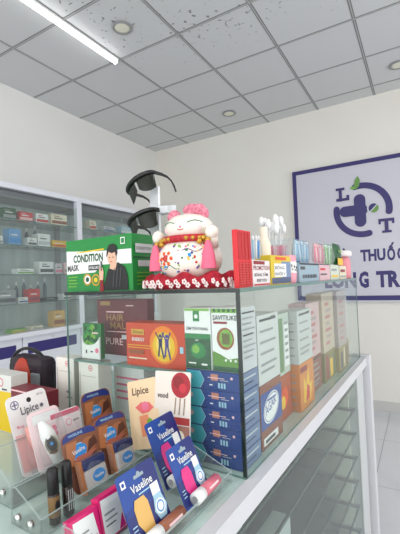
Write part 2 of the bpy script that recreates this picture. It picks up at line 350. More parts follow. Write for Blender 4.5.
for (y, z, w_, h, c1, c2, lb) in ST:
    b = MB(); b.box(-w_/2, w_/2, 0, .09, 0, h, c1, bev=.003)
    F = FRONT(-w_/2, 0, 0); b.rect(F, .004, w_-.004, h*.15, h*.42, c2); b.rect(F, w_*.15, w_*.7, h*.58, h*.66, ink if c1 in (white, cream, lgrey) else white)
    b.rect(F, w_*.15, w_*.5, h*.76, h*.82, c2)
    o = thing('medicine_box', lb, 'box', 'boxes on the wall cabinet shelves', b.obj('medicine_box'))
    o.location = (-3.0, y, z); o.rotation_euler = (0, 0, PI/2)
# rows of slim bottles further back on the shelves (dark shapes in the picture)
for i in range(9):
    z = 1.322 if i < 6 else 1.828; y = 2.02+.075*i if i < 6 else 2.12+.09*(i-6); h = .15+.03*((i*7) % 3)
    b = MB(); b.lathe([(.016, 0), (.017, .004), (.017, h*.72), (.007, h*.8), (.007, h)], C('slate', (92, 102, 116), .25), n=12); b.lathe([(.0095, h*.86), (.0095, h+.01)], white, n=10)
    o = thing('slim_bottle', 'slim grey bottle standing behind the boxes on a cabinet shelf', 'bottle', 'slim grey bottles behind the boxes on the cabinet shelves', b.obj('slim_bottle')); o.location = (-3.2, y, z)

# ------------------------------------------------------------ counter
t = thing('glass_counter', 'long pharmacy counter with white frame, glazed side and glass shelves', 'counter'); put(t, 0, 0, 0)
# local x = -u, y = v
ctm = C('counter_top_glass', (184, 204, 198), .12, coat=.3); UL = .95; V0 = -.72; V1 = 1.27
b = MB(); b.box(-UL, -.001, V0, V1, CT-.03, CT, ctm); b.obj('top', t)
b = MB(); b.box(-.001, .026, V0, V1, CT-.038, CT+.001, C('counter_frame', (208, 208, 212), .35)); b.box(-.02, .012, V0, V1, CT-.05, CT-.038, grey); b.obj('rim', t)
b = MB(); b.box(.002, .006, V0, 1.10, .12, CT-.05, glass('counter_glass', (.90, .95, .93), 1.4, .04)); b.obj('side_glass', t)
b = MB(); b.box(-.03, .01, 1.10, 1.25, .0, CT-.038, C('post_grey', (196, 198, 198), .4)); b.obj('post', t)
b = MB(); b.box(-UL, .040, 1.272, 1.312, .0, CT+.01, C('counter_frame', (208, 208, 212), .35), bev=.003); b.obj('end_panel', t)
b = MB(); b.box(-.5, -.49, V0, 1.10, .1, CT-.03, C('counter_back', (236, 242, 238), .5)); b.box(-UL, .02, V0, 1.25, 0, .12, lgrey); b.obj('base', t)
b = MB(); b.box(-.49, -.03, 1.09, 1.10, .12, CT-.03, C('counter_end', (246, 240, 224), .5)); b.obj('inner_end', t)
for k in range(9):
    b = MB(); z = CT-.085-.105*k; b.box(-.49, -.006, V0, 1.088, z-.006, z, shglass); b.box(-.006, -.001, V0, 1.088, z-.007, z+.001, C('shelf_edge', (42, 62, 56), .2)); b.box(-.49, -.006, 1.08, 1.088, z-.016, z-.006, dgrey); b.obj('shelf', t)
# stock under the counter
for (v, zz, w_, h, d, c1, c2, nm, lb) in ((-.02, 1, .10, .085, .04, white, dred, 'carton', 'white carton with dark red print on the upper shelf under the counter'),
     (-.16, 1, .11, .06, .05, dgrey, brown, 'carton', 'dark patterned carton beside the white one under the counter'),
     (.18, 2, .26, .05, .05, lgrey, purple, 'carton', 'long pale lavender carton lying on the second shelf under the counter'),
     (-.12, 2, .1, .085, .05, grey, dgreen, 'carton', 'grey and green carton on the second shelf under the counter')):
    b = MB(); b.box(-w_/2, w_/2, 0, d, 0, h, c1, bev=.002); F = FRONT(-w_/2)
    b.rect(F, .005, w_*.6, h*.3, h*.45, c2); b.disc(F, w_*.5, h*.65, h*.2, c2); b.disc(F, w_*.3, h*.6, h*.12, c2)
    put(thing(nm, lb, 'box', None, b.obj(nm)), .03, v, CT-.085-.105*zz+.0003, CUST)

# ------------------------------------------------------------ glass display case
t = thing('display_case', 'rectangular glass display case standing on the counter, cat and boxes on top', 'display case'); put(t, 0, 0, 0)
CW = .545; CL = 1.26; th = .005
b = MB(); b.box(-CW, 0, .0, th, CT, TOP-.008, cglass); b.obj('front_pane', t)
b = MB(); b.box(-th, 0, th, CL, CT, TOP-.008, cglass); b.obj('side_pane', t)
b = MB(); b.box(-CW, -CW+th, th, CL, CT, TOP-.008, cglass); b.obj('side_pane', t)
b = MB(); b.box(-CW, 0, CL-th, CL, CT, TOP-.008, cglass); b.obj('rear_pane', t)
b = MB(); b.box(-CW-.002, .002, -.002, CL, TOP-.008, TOP, cglass)
b.box(-CW-.003, .003, -.0035, -.001, TOP-.0085, TOP-.0002, dedge); b.box(.001, .0035, -.002, CL, TOP-.0085, TOP-.0002, gedge); b.obj('top_pane', t)
b = MB(); b.box(-.0075, .0005, -.0008, .0035, CT, TOP-.008, dedge); b.box(-CW, -CW+.002, -.0006, .004, CT, TOP-.008, gedge); b.box(-.003, .0006, CL-.006, CL, CT, TOP-.008, gedge)
b.box(-CW, -.0, -.001, .0, CT, CT+.004, gedge); b.box(.0, .0012, 0, CL, CT, CT+.004, gedge); b.obj('seam', t)
SHZ = CZ-.2105
b = MB(); b.box(-CW+.006, -.168, .02, .42, SHZ-.006, SHZ, shglass); b.box(-CW+.006, -.168, .018, .02, SHZ-.006, SHZ, gedge); b.obj('inner_shelf', t)

def carton(name, w, h, d, m, side=None):
    b = MB(); b.box(-w/2, w/2, 0, d, 0, h, m, bev=.0012)
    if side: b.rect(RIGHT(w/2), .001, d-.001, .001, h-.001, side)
    return b
# blue stack, five boxes
for i in range(5):
    w_, h = .138, .0405; b = MB(); b.box(-w_/2, w_/2, 0, .088, 0, h-.0006, C('box_blue', (32, 62, 132), .4), bev=.001); F = FRONT(-w_/2)
    b.rect(F, .001, .036, .001, h-.002, teal); b.dec(F, [(.036, .001), (.047, h/2), (.036, h-.002)], teal)
    b.dec(F, [(.036, .001), (.038, .001), (.049, h/2), (.047, h/2)], sky); b.dec(F, [(.047, h/2), (.049, h/2), (.038, h-.002), (.036, h-.002)], sky)
    b.disc(F, .011, h*.6, .006, lpink); b.rect(F, .066, .084, h*.52, h*.86, C('box_copper', (196, 130, 110))); b.rect(F, .058, .1, h*.64, h*.68, lpink)
    for k in range(3): b.rect(F, .084+.007*k, .0885+.007*k, h*.14, h*.42, sky)
    b.rect(F, .062, .07, h*.24, h*.3, white); b.disc(F, .118, h*.72, .003, lpink); b.rect(F, .09, .11, h*.55, h*.58, lgrey)
    F = RIGHT(w_/2); b.rect(F, .001, .086, .001, h-.002, C('side_blue', (104, 124, 158))); b.rect(F, .01, .075, h*.6, h*.68, lgrey); b.rect(F, .01, .06, h*.3, h*.38, navy)
    nm = ('bottom', 'second from bottom', 'middle', 'second from top', 'top')[i]
    o = thing('toothpaste_box', 'blue and teal carton, %s in the stack of five by the glass corner' % nm, 'box', 'blue cartons stacked in the case corner', b.obj('toothpaste_box'))
    put(o, .0855, .022, CT+h*i+.0008)
GZ = CT+.0405*5+.0008
# two green medicine cartons on the stack
w_, h = .071, .138; b = carton('', w_, h, .05, white); F = FRONT(-w_/2); RS = RIGHT(w_/2)
b.rect(F, .001, w_-.001, .001, h*.58, dgreen); b.rect(F, .001, w_-.001, h*.5, h*.575, green); b.disc(F, .036, .042, .021, green, .018); b.disc(F, .03, .045, .01, lgreen)
b.rect(F, .025, .042, .108, .136, green); b.disc(F, .0335, .119, .005, white); b.rect(F, .002, w_-.002, .1315, h-.001, lgreen); b.text(F, 'SÂM TÔN THANG', .006, .088, .0085, ink, .058)
b.text(F, 'MỘC', .03, .063, .005, white); b.rect(F, .01, .03, .012, .015, white); b.rect(F, .045, .06, .01, .014, white)
put(thing('medicine_carton', 'dark green and white carton on top of the blue stack', 'box', None, b.obj('medicine_carton')), .1225, .026, GZ)
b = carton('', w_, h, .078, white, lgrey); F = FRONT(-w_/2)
b.dec(F, [(.001, .001), (w_-.001, .001), (w_-.001, .034), (.04, .028), (.02, .038), (.001, .044)], C('leaf_green', (88, 140, 44))); b.rect(F, .001, w_-.001, .001, .012, dgreen)
b.disc(F, .034, .072, .0215, brown, .024); b.disc(F, .036, .073, .016, lgreen, .019); b.rect(F, .026, .045, .06, .084, C('bark', (96, 96, 40))); b.text(F, 'SAVITIUKE', .004, .112, .011, ink, .06)
b.rect(F, .006, .04, .104, .109, dred); b.rect(F, .001, w_-.001, .128, h-.001, lgreen)
for k in range(5): b.rect(F, .006+.012*k, .012+.012*k, .13, .137, dgreen)
for k in range(3): b.disc(F, .034+.012*k, .026, .0028, white)
F = RIGHT(w_/2)
for k in range(9): b.rect(F, .008, .068-(k % 3)*.008, .125-.012*k, .128-.012*k, ink if k in (0, 4) else grey)
put(thing('medicine_carton', 'white and green carton with round brown fruit picture, beside the glass corner', 'box', None, b.obj('medicine_carton')), .049, .026, GZ)
# orange carton
w_, h = .186, .108; b = carton('', w_, h, .06, C('orange_red', (206, 70, 38))); F = FRONT(-w_/2)
b.disc(F, .122, .056, .043, C('amber', (238, 132, 24)), .046, 28); b.disc(F, .122, .052, .034, yellow, .036, 28); b.disc(F, .122, .056, .022, C('pale_yellow', (250, 216, 110)), .025)
for x, c in ((.113, navy), (.133, purple)):
    b.dec(F, [(x-.005, .052), (x+.005, .052), (x+.006, .072), (x-.006, .072)], c); b.disc(F, x, .078, .0045, c)
    b.dec(F, [(x-.006, .07), (x-.016, .086), (x-.013, .087), (x-.003, .073)], c); b.dec(F, [(x+.006, .07), (x+.003, .073), (x+.01, .088), (x+.013, .087)], c)
    b.dec(F, [(x-.005, .053), (x, .053), (x-.004, .028), (x-.009, .028)], c); b.dec(F, [(x, .053), (x+.005, .053), (x+.012, .024), (x+.008, .022)], c)
b.rect(F, .02, .062, .078, .092, C('box_gold', (214, 164, 60))); b.text(F, 'Ginton', .024, .081, .008, dbrown, .034); b.text(F, 'ENERGY', .022, .062, .009, white, .042)
b.rect(F, .006, .09, .051, .0525, yellow); b.rect(F, .006, .08, .045, .0465, yellow); b.rect(F, .01, .06, .03, .04, brown); b.rect(F, .01, .07, .018, .021, cream)
b.rect(F, .172, .182, .04, .055, sky)
put(thing('supplement_box', 'orange carton with two leaping figures in a yellow sun', 'box', None, b.obj('supplement_box')), .252, .028, SHZ+.0002)
# maroon carton, taller, behind the orange one
w_, h = .200, .163; b = carton('', w_, h, .03, maroon); F = FRONT(-w_/2); mg = C('dull_gold', (170, 132, 84))
b.rect(F, .015, .056, h-.018, h-.006, mg); b.rect(F, .04, .11, .124, .128, lpink); b.text(F, 'HAIR', .04, .1, .02, mg, .07); b.text(F, 'MAUI', .055, .076, .02, mg, .075); b.rect(F, .04, .13, .067, .07, lpink)
b.rect(F, .1, .14, .048, .06, lgrey); b.text(F, 'PURE', .035, .03, .02, lpink, .07); b.rect(F, .12, .15, h-.02, h-.017, lpink)
put(thing('supplement_box', 'tall maroon carton with gold lettering, behind the orange carton', 'box', None, b.obj('supplement_box')), .437, .105, SHZ+.0002)
# leafy green carton in a white die-cut tray
t = thing('tea_box', 'small green leafy carton in a white cut-out tray, at the left glass edge', 'box')
b = carton('', .074, .098, .014, C('leafy', (30, 120, 56))); F = FRONT(-.034)
for i in range(34): b.disc(F, .006+random.random()*.056, .035+random.random()*.056, .0095, (lgreen, dgreen, C('leaf_mid', (60, 150, 64)))[i % 3], .0045, 8, rot=random.random()*3)
b.rect(F, .04, .064, .07, .074, lpink); o = b.obj('carton', t)
b = MB()
pts = [(-.037, 0), (.037, 0), (.037, .062), (.03, .052), (.018, .043), (0, .038), (-.02, .038), (-.031, .044), (-.037, .064)]
n = len(pts); b.add([(x, -.006, z) for x, z in pts]+[(x, -.002, z) for x, z in pts], [tuple(range(n)), tuple(range(2*n-1, n-1, -1))]+[(i, n+i, n+(i+1) % n, (i+1) % n) for i in range(n)], white)
F = FRONT(0, 0, -.006); b.rect(F, -.02, -.014, .014, .024, ink); b.rect(F, .0, .01, .018, .022, ink); b.disc(F, .026, .024, .007, pink); b.obj('tray', t); put(t, .495, .045, SHZ+.0002)
# cartons seen under the inner shelf
for u, v, w_, h, c, c2, lb in ((.44, .13, .12, .16, white, pink, 'white and pink carton on the case floor under the maroon box'), (.33, .12, .12, .13, lgrey, ink, 'pale grey carton on the case floor under the orange box'), (.22, .05, .08, .11, C('pale_clear', (206, 210, 208)), grey, 'small pale carton on the case floor beside the blue stack')):
    b = carton('', w_, h, .05, c); F = FRONT(-w_/2)
    for k in range(4): b.rect(F, .01, w_-.02-.01*k, h*.75-k*.02, h*.75-k*.02+.006, c2)
    b.disc(F, w_*.7, h*.3, .012, c2); put(thing('carton', lb, 'box', None, b.obj('carton')), u, v, CT+.0002)
# cartons along the customer side of the case (face +x)
bluew = C('label_blue', (60, 84, 150))
SIDE = [ # v centre, width, depth, z0, height, colour, kind, label
 (.19, .135, .06, 0, .15, C('choc', (140, 84, 62)), 'oval', 'brown box with white oval label and blue band, low behind the glass corner'),
 (.19, .135, .06, .15, .165, C('milk', (206, 208, 206)), 'lines', 'tall white carton with grey lines on top of the brown box behind the glass corner'),
 (.335, .13, .06, 0, .125, C('rust', (170, 80, 44)), 'fruit', 'rust coloured carton with orange fruit picture, low in the case'),
 (.335, .13, .06, .125, .175, C('pale_mint', (186, 198, 188)), 'greenband', 'pale carton with green band, in the row along the glass side'),
 (.48, .14, .06, 0, .14, C('flame', (214, 130, 40)), 'flame', 'orange flame patterned carton at the foot of the glass side'),
 (.48, .14, .06, .14, .16, C('milk2', (198, 202, 200)), 'lines', 'white carton with small dark print above the flame patterned one'),
 (.645, .16, .06, 0, .12, C('umber', (134, 70, 44)), 'lines', 'brown carton low in the case, right of the flame pattern'),
 (.645, .16, .06, .12, .19, C('dull_pink', (206, 176, 176)), 'red', 'pale pink carton with red print, tall, in the middle of the side row'),
 (.825, .17, .06, 0, .11, C('olive', (120, 116, 50)), 'yel', 'olive and yellow carton low at the far end of the case'),
 (.825, .17, .06, .11, .225, C('beige_box', (196, 182, 160)), 'red', 'beige carton with red lettering near the far end of the case'),
 (1.005, .16, .06, 0, .10, C('ochre', (150, 134, 60)), 'bluebar', 'ochre carton with blue bar low at the far end of the case'),
 (1.005, .16, .06, .10, .235, C('rose_grey', (176, 164, 162)), 'red', 'rose grey carton, tallest at the far end of the case'),
 (1.16, .12, .05, 0, .10, C('mustard', (176, 150, 50)), 'bluebar', 'mustard carton in the far corner of the case'),
 (1.16, .12, .05, .10, .22, C('pearl', (206, 204, 204)), 'lines', 'pearl white carton in the far corner of the case')]
for (v, w_, d, z0, h, c, kind, lb) in SIDE:
    b = carton('', w_, h-.001, d, c); F = FRONT(-w_/2); L1 = LEFT(-w_/2, 0, d)
    if kind == 'oval':
        b.rect(F, .001, w_-.001, h*.30, h*.86, bluew); b.disc(F, w_*.48, h*.58, .05, white, .034, 26, rot=.3); b.disc(F, w_*.48, h*.58, .046, bluew, .031, 26, rot=.3); b.disc(F, w_*.48, h*.58, .044, white, .029, 26, rot=.3); b.text(F, 'AGAR', w_*.22, h*.49, .022, bluew, .068, rot=.25); b.rect(F, w_*.3, w_*.7, h*.7, h*.73, bluew)
        b.rect(F, .01, .1, .008, .026, white); b.rect(F, .02, .08, .012, .02, dgrey)
    elif kind == 'lines':
        for k, zz in enumerate((.9, .74, .58, .42, .26, .16)): b.rect(F, w_*.1, w_*(.82-.1*(k % 2)), h*zz, h*zz+.006, grey if k else ink)
        b.rect(F, w_*.6, w_*.85, h*.9, h*.95, dgrey)
    elif kind == 'fruit':
        b.disc(F, w_*.55, h*.5, .028, orange); b.disc(F, w_*.45, h*.4, .018, yellow); b.rect(F, .004, w_*.3, .01, h*.8, white); b.rect(F, .01, w_*.24, .06, .07, red)
    elif kind == 'flame':
        b.dec(F, [(w_*.2, .02), (w_*.7, .015), (w_*.85, h*.5), (w_*.65, h*.45), (w_*.6, h*.85), (w_*.4, h*.5), (w_*.25, h*.7)], yellow); b.dec(F, [(w_*.35, .02), (w_*.6, .02), (w_*.65, h*.4), (w_*.45, h*.5)], red); b.rect(F, .005, w_*.5, h*.8, h*.92, dred)
    elif kind == 'greenband':
        b.rect(F, w_*.35, w_*.6, .01, h*.92, C('sage', (106, 140, 96))); b.rect(F, w_*.66, w_*.95, .02, h*.8, white)
        for k in range(6): b.rect(F, w_*.7, w_*.9, .04+.02*k, .048+.02*k, grey)
    elif kind == 'red':
        for k in range(7): b.rect(F, w_*.2+(k % 2)*.01, w_*.55+(k % 3)*.015, h*.12+k*h*.11, h*.12+k*h*.11+.012, (C('dusty_red', (186, 110, 112)), C('dusty', (170, 150, 150)))[k % 2])
    elif kind == 'yel': b.rect(F, w_*.1, w_*.35, .01, h*.9, dred); b.rect(F, w_*.45, w_*.7, .01, h*.7, yellow); b.rect(F, w_*.8, w_*.9, .01, h*.9, dgreen)
    elif kind == 'bluebar': b.rect(F, w_*.15, w_*.35, .01, h*.8, navy); b.rect(F, w_*.5, w_*.6, .01, h*.9, cream); b.rect(F, w_*.75, w_*.9, .01, h*.9, dbrown)
    for k in range(5): b.rect(L1, .008, d-.012, h*.15+k*h*.15, h*.15+k*h*.15+.004, grey)
    put(thing('medicine_carton', lb, 'box', 'cartons along the glass side of the case', b.obj('medicine_carton')), .03+.012*math.sin(v*23), v, CT+z0+.0003, CUST)

# ------------------------------------------------------------ on top of the case: green mask box
t = thing('mask_box', 'large green carton printed with a man in black jacket, on top of the case', 'box')
w_, h, d = .26, .148, .085; cg = C('mask_green', (22, 134, 58), .35); b = MB()
b.box(-w_/2, w_/2, 0, d, 0, h, cg, bev=.001); F = FRONT(-w_/2)
b.dec(F, [(.002, .05), (.12, .052), (.15, .072), (.19, .072), (.258, .07), (.258, .108), (.13, .11), (.002, .118)], white)
b.dec(F, [(.045, .112), (.16, .116), (.157, .112), (.05, .109)], yellow)
b.text(F, 'CONDITION', .032, .082, .023, dgreen, .122, off=.04); b.text(F, 'MASK', .006, .058, .018, ink, .05, rot=.03, off=.03)
b.rect(F, .095, .14, .058, .073, ink); b.text(F, 'HYALURO', .098, .0615, .008, white, .04)
b.disc(F, .09, .033, .0165, gold, n=24); b.disc(F, .09, .033, .012, white); b.disc(F, .09, .033, .007, dgreen); b.disc(F, .124, .031, .0165, gold, n=24); b.disc(F, .124, .031, .012, green); b.disc(F, .124, .031, .007, yellow)
for k in range(4): b.rect(F, .01, .05-.006*(k % 2), .04-.009*k, .043-.009*k, lgreen)
b.rect(F, .222, .238, .122, .14, white); b.rect(F, .2245, .2355, .1245, .1375, green)
# the printed man: jacket, neck, face, hair, raised hand
b.dec(F, [(.148, .002), (.246, .002), (.244, .04), (.235, .062), (.212, .075), (.19, .07), (.172, .056), (.162, .03)], black)
b.dec(F, [(.18, .06), (.2, .054), (.208, .075), (.185, .08)], skin); b.dec(F, [(.172, .086), (.176, .076), (.186, .068), (.197, .07), (.205, .08), (.206, .104), (.176, .106)], skin)
b.dec(F, [(.168, .09), (.171, .112), (.18, .124), (.196, .126), (.208, .118), (.21, .1), (.205, .09), (.201, .103), (.19, .1), (.178, .105), (.173, .096)], black)
b.rect(F, .178, .184, .0885, .0905, ink); b.rect(F, .191, .197, .0885, .0905, ink); b.rect(F, .183, .191, .0765, .0785, red)
b.dec(F, [(.142, .03), (.154, .03), (.157, .052), (.152, .066), (.142, .066), (.139, .05)], skin); b.dec(F, [(.14, .0), (.156, .0), (.154, .03), (.143, .03)], dred); b.rect(F, .146, .151, .055, .082, dgrey)
for k in range(3): b.dec(F, [(.19+.012*k, .01), (.193+.012*k, .01), (.2+.012*k, .06), (.197+.012*k, .06)], dgrey)
R = RIGHT(w_/2); b.rect(R, .01, .08, .098, .122, lgrey); b.text(R, 'CONDITION', .013, .106, .008, ink, .06); b.rect(R, .018, .078, .062, .078, lgrey); b.rect(R, .002, .083, .084, .088, dgreen)
for k in range(4): b.rect(R, .012, .07, .044-.01*k, .047-.01*k, lgreen)
b.obj('carton', t)
b = MB(); T = Matrix.Translation((0, d, h))@Matrix.Rotation(math.radians(14), 4, 'X'); b.box(-w_/2, w_/2, -d*.95, 0, 0, .0012, C('card_green', (120, 160, 120), .5), T); b.box(-w_/2+.004, w_/2-.004, -d*.97, -d*.0, -.0014, 0, cream, T); b.obj('lid_flap', t)
put(t, .4455, .028, TOP)

# ------------------------------------------------------------ sunglasses on stand
st = thing('sunglasses_stand', 'white and clear acrylic display stand holding two pairs of dark sunglasses', 'display stand')
b = MB(); b.box(-.045, .045, -.02, .03, 0, .006, white, bev=.001); b.obj('base', st)
b = MB(); b.box(-.021, .021, -.004, .004, .006, .300, C('stand_white', (226, 228, 232), .3), bev=.001); b.obj('post', st)
for z in (.228, .137):
    b = MB(); pts = [(math.sin(a)*.066, -.05*math.cos(a)+.035) for a in (math.radians(-80+16*i) for i in range(11))]
    vs = [(x, y, z+q) for q in (-.010, .010) for x, y in pts]; n = len(pts); b.add(vs, [(i, i+1, n+i+1, n+i) for i in range(n-1)], C('frosted', (226, 230, 234), .2, alpha=.75))
    b.box(-.05, .072, .005, .02, z-.011, z+.008, C('stand_clear', (226, 228, 232), .3, alpha=.85)); b.obj('crossbar', st)
put(st, .356, .178, TOP, -14)
lens_m = mat('dark_lens', S((36, 38, 32)), .25, spec=.3); fr = C('shades_frame', (16, 17, 16), .3)
def shades(lb, u, v, z, deg, lean, roll):
    t = thing('sunglasses', lb, 'sunglasses', 'sunglasses on the acrylic stand')
    P = lambda a, z, r=.068: (math.sin(a)*r, -math.cos(a)*r*.55, z)
    A = [math.radians(-82+8.2*i) for i in range(21)]
    b = MB(); b.tube([P(a, .019+.006*math.cos(a)) for a in A], [.0058+.0035*math.cos(a) for a in A], fr, n=8); b.obj('frame', t)
    for s in (-1, 1):
        b = MB(); AA_ = [math.radians(s*(4+6.8*i)) for i in range(12)]; vs = []; K = 6
        for i, a in enumerate(AA_):
            k = i/11; hh = .060*(math.sin(PI*min(1, .22+.78*(1-k)*1.0)/1.0*.9)**.45) if k < 1 else .012
            hh = max(.012, hh)
            for j in range(K): q = j/(K-1); vs.append(P(a, .02-hh*q, .067-.004*q*q))
        fs = [(i*K+j, (i+1)*K+j, (i+1)*K+j+1, i*K+j+1) for i in range(11) for j in range(K-1)]
        b.add(vs, fs, lens_m, True); b.obj('lens', t)
        b = MB(); x = s*.0672; b.tube([(x, -.008, .019), (x, .03, .020), (x*.98, .06, .017), (x*.95, .078, .006), (x*.92, .086, -.014), (x*.9, .086, -.036)], [.0085, .0075, .006, .005, .005, .004], fr, n=8, flat=.45); b.obj('temple', t)
    put(t, u, v, z, deg, lean, roll); t.scale = (.86, .86, .86); return t
shades('dark wraparound sunglasses, upper pair on the white acrylic stand', .380, .16, CZ+.279, -4, 0, -22)
shades('dark wraparound sunglasses, lower pair just above the green box', .380, .16, CZ+.174, -4, 0, -18)

# ------------------------------------------------------------ lucky cat
t = thing('lucky_cat', 'white ceramic lucky cat figurine with pink ears, red collar and tassels, on a red cushion', 'figurine')
cer = C('ceramic', (238, 232, 220), .22, coat=.4); cer2 = C('bead_gold', (204, 158, 62), .3, metal=.5); rp = C('collar_red', (190, 30, 44), .4); pk = C('tassel_pink', (236, 110, 140), .7)
def er(b, c, r, m, **k): return b.ball(c, r, m, **k)
BR = (.073, .062, .062); BC = (0, 0, .055)
b = MB(); prof = []
for j in range(19):                                    # one continuous lathed body and head
    z = j/18
    zz = .0+.158*z
    rb = .073*math.sqrt(max(0, 1-((zz-.048)/.062)**2)) if abs(zz-.048) < .062 else 0
    rh = .056*math.sqrt(max(0, 1-((zz-.122)/.037)**2)) if abs(zz-.122) < .037 else 0
    prof.append((max(rb, rh, .012 if z in (0, 1) else .043 if zz < .12 else .012), zz))
b.lathe(prof, cer, n=36, sy=.85); b.obj('body', t)
def onb(a, z):                                         # point on the body/head surface
    rb = .073*math.sqrt(max(0, 1-((z-.048)/.062)**2)) if z < .1 else .056*math.sqrt(max(0, 1-((z-.122)/.037)**2))
    return (math.sin(a)*rb, -math.cos(a)*rb*.85, z)
ear_m = noisy('ear_pink', S((232, 150, 166)), S((200, 100, 124)), 160, .7, .8)
for s, R_ in ((-1, (.017, .012, .018)), (1, (.014, .011, .017))):
    b = MB(); b.ball((s*.036, .0, .153), R_, ear_m); b.obj('ear', t)
b = MB(); b.ball((.012, -.004, .165), (.022, .014, .014), ear_m); b.ball((.030, -.006, .163), (.016, .012, .014), ear_m); b.obj('bow', t)
for s in (-1, 1):
    b = MB(); b.ball((s*.066, -.022, .105), (.0145, .0145, .0165), cer); b.tube([(s*.058, -.01, .075), (s*.066, -.02, .1)], [.016, .012], cer, n=10); b.obj('paw', t)
b = MB(); b.lathe([(.050, .088), (.060, .086), (.063, .094), (.060, .102), (.048, .101)], rp, n=36, sy=.88)
for i in range(14): a = -PI*.48+PI*.96*i/13; b.ball((math.sin(a)*.062, -math.cos(a)*.055, .094), .0048, rp if 5 < i < 8 else cer2, n=8, k=5)
b.obj('collar', t)
for s in (-1, 1):
    b = MB()
    for i in range(9): b.ball((s*(.046+.0055*(i % 4)), -.040+.006*(i % 3)+.002*i, .085+.006*(i % 3)+.002*(i % 2)), .0064, cer2, n=8, k=6)
    b.obj('gold_bell', t)
    b = MB(); T = Matrix.Translation((s*.064, -.038, .024)); prof_ = [(.0165, 0), (.0165, .008), (.013, .035), (.008, .052), (.004, .062)]
    b.lathe(prof_, pk, T, n=16, sy=.7, smooth=False); b.obj('tassel', t)
# painted face and flowers
def dots(b, a, z, r, m, n=0, c=None):
    p = onb(a, z); b.ball(p, (r, .0012, r), m, n=8, k=5)
b = MB(); gface = C('face_green', (40, 120, 84)); fr_ = C('flower_red', (196, 50, 46))
for s in (-1, 1): b.tube([onb(.1+s*(.28+.16*k), .130+.0045*math.sin(PI*k/4*1.0)) for k in range(5)], .0011, gface, n=5)
b.tube([onb(.1+.06*k, .116-.002*math.sin(PI*(k+2)/4*1)) for k in range(-2, 3)], .001, fr_, n=5); dots(b, .1, .121, .0028, pink)
for s in (-1, 1): dots(b, .1+s*.75, .116, .006, lpink)
b.obj('painted_face', t)
b = MB()
dots(b, -.35, .05, .0085, fr_); [dots(b, -.35+.2*math.cos(q), .05+.013*math.sin(q), .0045, orange) for q in (0, 1.05, 2.1, 3.14, 4.2, 5.2)]; dots(b, -.35, .05, .004, red)
pal = [fr_, cyan, gface, yellow, C('violet', (110, 60, 140)), pink, lgreen]
for i in range(70): dots(b, -1.2+2.3*random.random(), .018+.062*random.random(), .0016+.002*random.random(), pal[i % 7])
dots(b, .42, .055, .005, cyan); dots(b, .5, .06, .003, blue); b.tube([onb(.2+.09*k, .066+.004*math.sin(k)) for k in range(8)], .0009, C('violet', (110, 60, 140)), n=4); b.tube([onb(-.8+.1*k, .03+.005*math.sin(k*1.4)) for k in range(9)], .0009, gface, n=4)
b.obj('painted_flowers', t)
put(t, .180, .092, TOP+.021, 4); t.scale = (1.16, 1.1, 1.06)
cu = MB(); NN = 56
cush = noisy('cushion_red', S((186, 22, 48)), S((150, 12, 34)), 60, .8, .5)
prof_ = [(0, .0), (.75, .0), (.93, .004), (1.0, .016), (.96, .028), (.84, .034), (.62, .026), (0, .021)]
vs = []; fs = []
for j, (k, z) in enumerate(prof_):
    for i in range(NN):
        a = 2*PI*i/NN; wv = 1+.05*math.sin(9*a)*(k > .7)+.02*math.sin(17*a)*(k > .7); r_ = max(k, .01)*wv
        vs.append((.130*r_*math.cos(a), .084*r_*math.sin(a), z*(1+.2*math.sin(9*a+1)*(k > .7 and z > .003))))
for j in range(len(prof_)-1):
    for i in range(NN): q = (i+1) % NN; fs.append((j*NN+i, j*NN+q, (j+1)*NN+q, (j+1)*NN+i))
cu.add(vs, fs, cush, True); fw_ = C('blossom', (246, 226, 224), .7)
for i in range(64):
    a = PI+PI*(i+.5)/50 if i < 50 else random.random()*PI; z = .009+.016*((i*5) % 3)/2; k = 1.0 if z < .02 else .95
    wv = 1+.05*math.sin(9*a)+.02*math.sin(17*a); c = Vector((.130*k*wv*math.cos(a), .084*k*wv*math.sin(a), z))
    if i % 3 != 1 or i >= 50:
        for q in range(5): cu.ball(tuple(c+Vector((.0046*math.cos(q*1.257)*abs(math.sin(a)), -.001, .0042*math.sin(q*1.257)))), (.003, .0022, .003), fw_, n=6, k=4)
put(thing('cushion', 'red scalloped cushion with white blossoms under the lucky cat', 'cushion', None, cu.obj('cushion')), .178, .092, TOP+.0002)

# ------------------------------------------------------------ row along the customer edge of the case top
def onrow(o, v, deg=CUST, u=.02, z=0, lean=0, roll=0): return put(o, u, v, TOP+z, deg, lean, roll)
# red slatted carton
b = carton('', .072, .128, .012, C('bright_red', (214, 28, 38))); F = FRONT(-.036)
for k in range(4): b.rect(F, .004+.017*k, .017+.017*k, .062, .124, C('deep_red', (184, 16, 28))); b.rect(F, .004+.017*k, .017+.017*k, .004, .056, C('deep_red', (184, 16, 28)))
for k in range(9): b.rect(F, .006, .066, .008+.0055*k, .0088+.0055*k, C('warm_red', (232, 90, 80)))
onrow(thing('carton', 'tall bright red carton standing right of the cat cushion', 'box', None, b.obj('carton')), .078, roll=-1)
# white carton black print
b = carton('', .104, .062, .045, C('offwhite', (232, 222, 222))); F = FRONT(-.052)
b.text(F, 'PROMOTION', .004, .038, .011, dred, .096); b.text(F, 'BÔNG TĂM', .008, .023, .010, ink, .08); b.text(F, 'ĐẸP DỊU', .02, .008, .009, ink, .06); b.rect(F, .004, .1, .0015, .005, red); b.rect(F, .005, .07, .052, .06, dred)
onrow(thing('carton', 'low white carton with black and red print, right of the tall red carton', 'box', None, b.obj('carton')), .168)
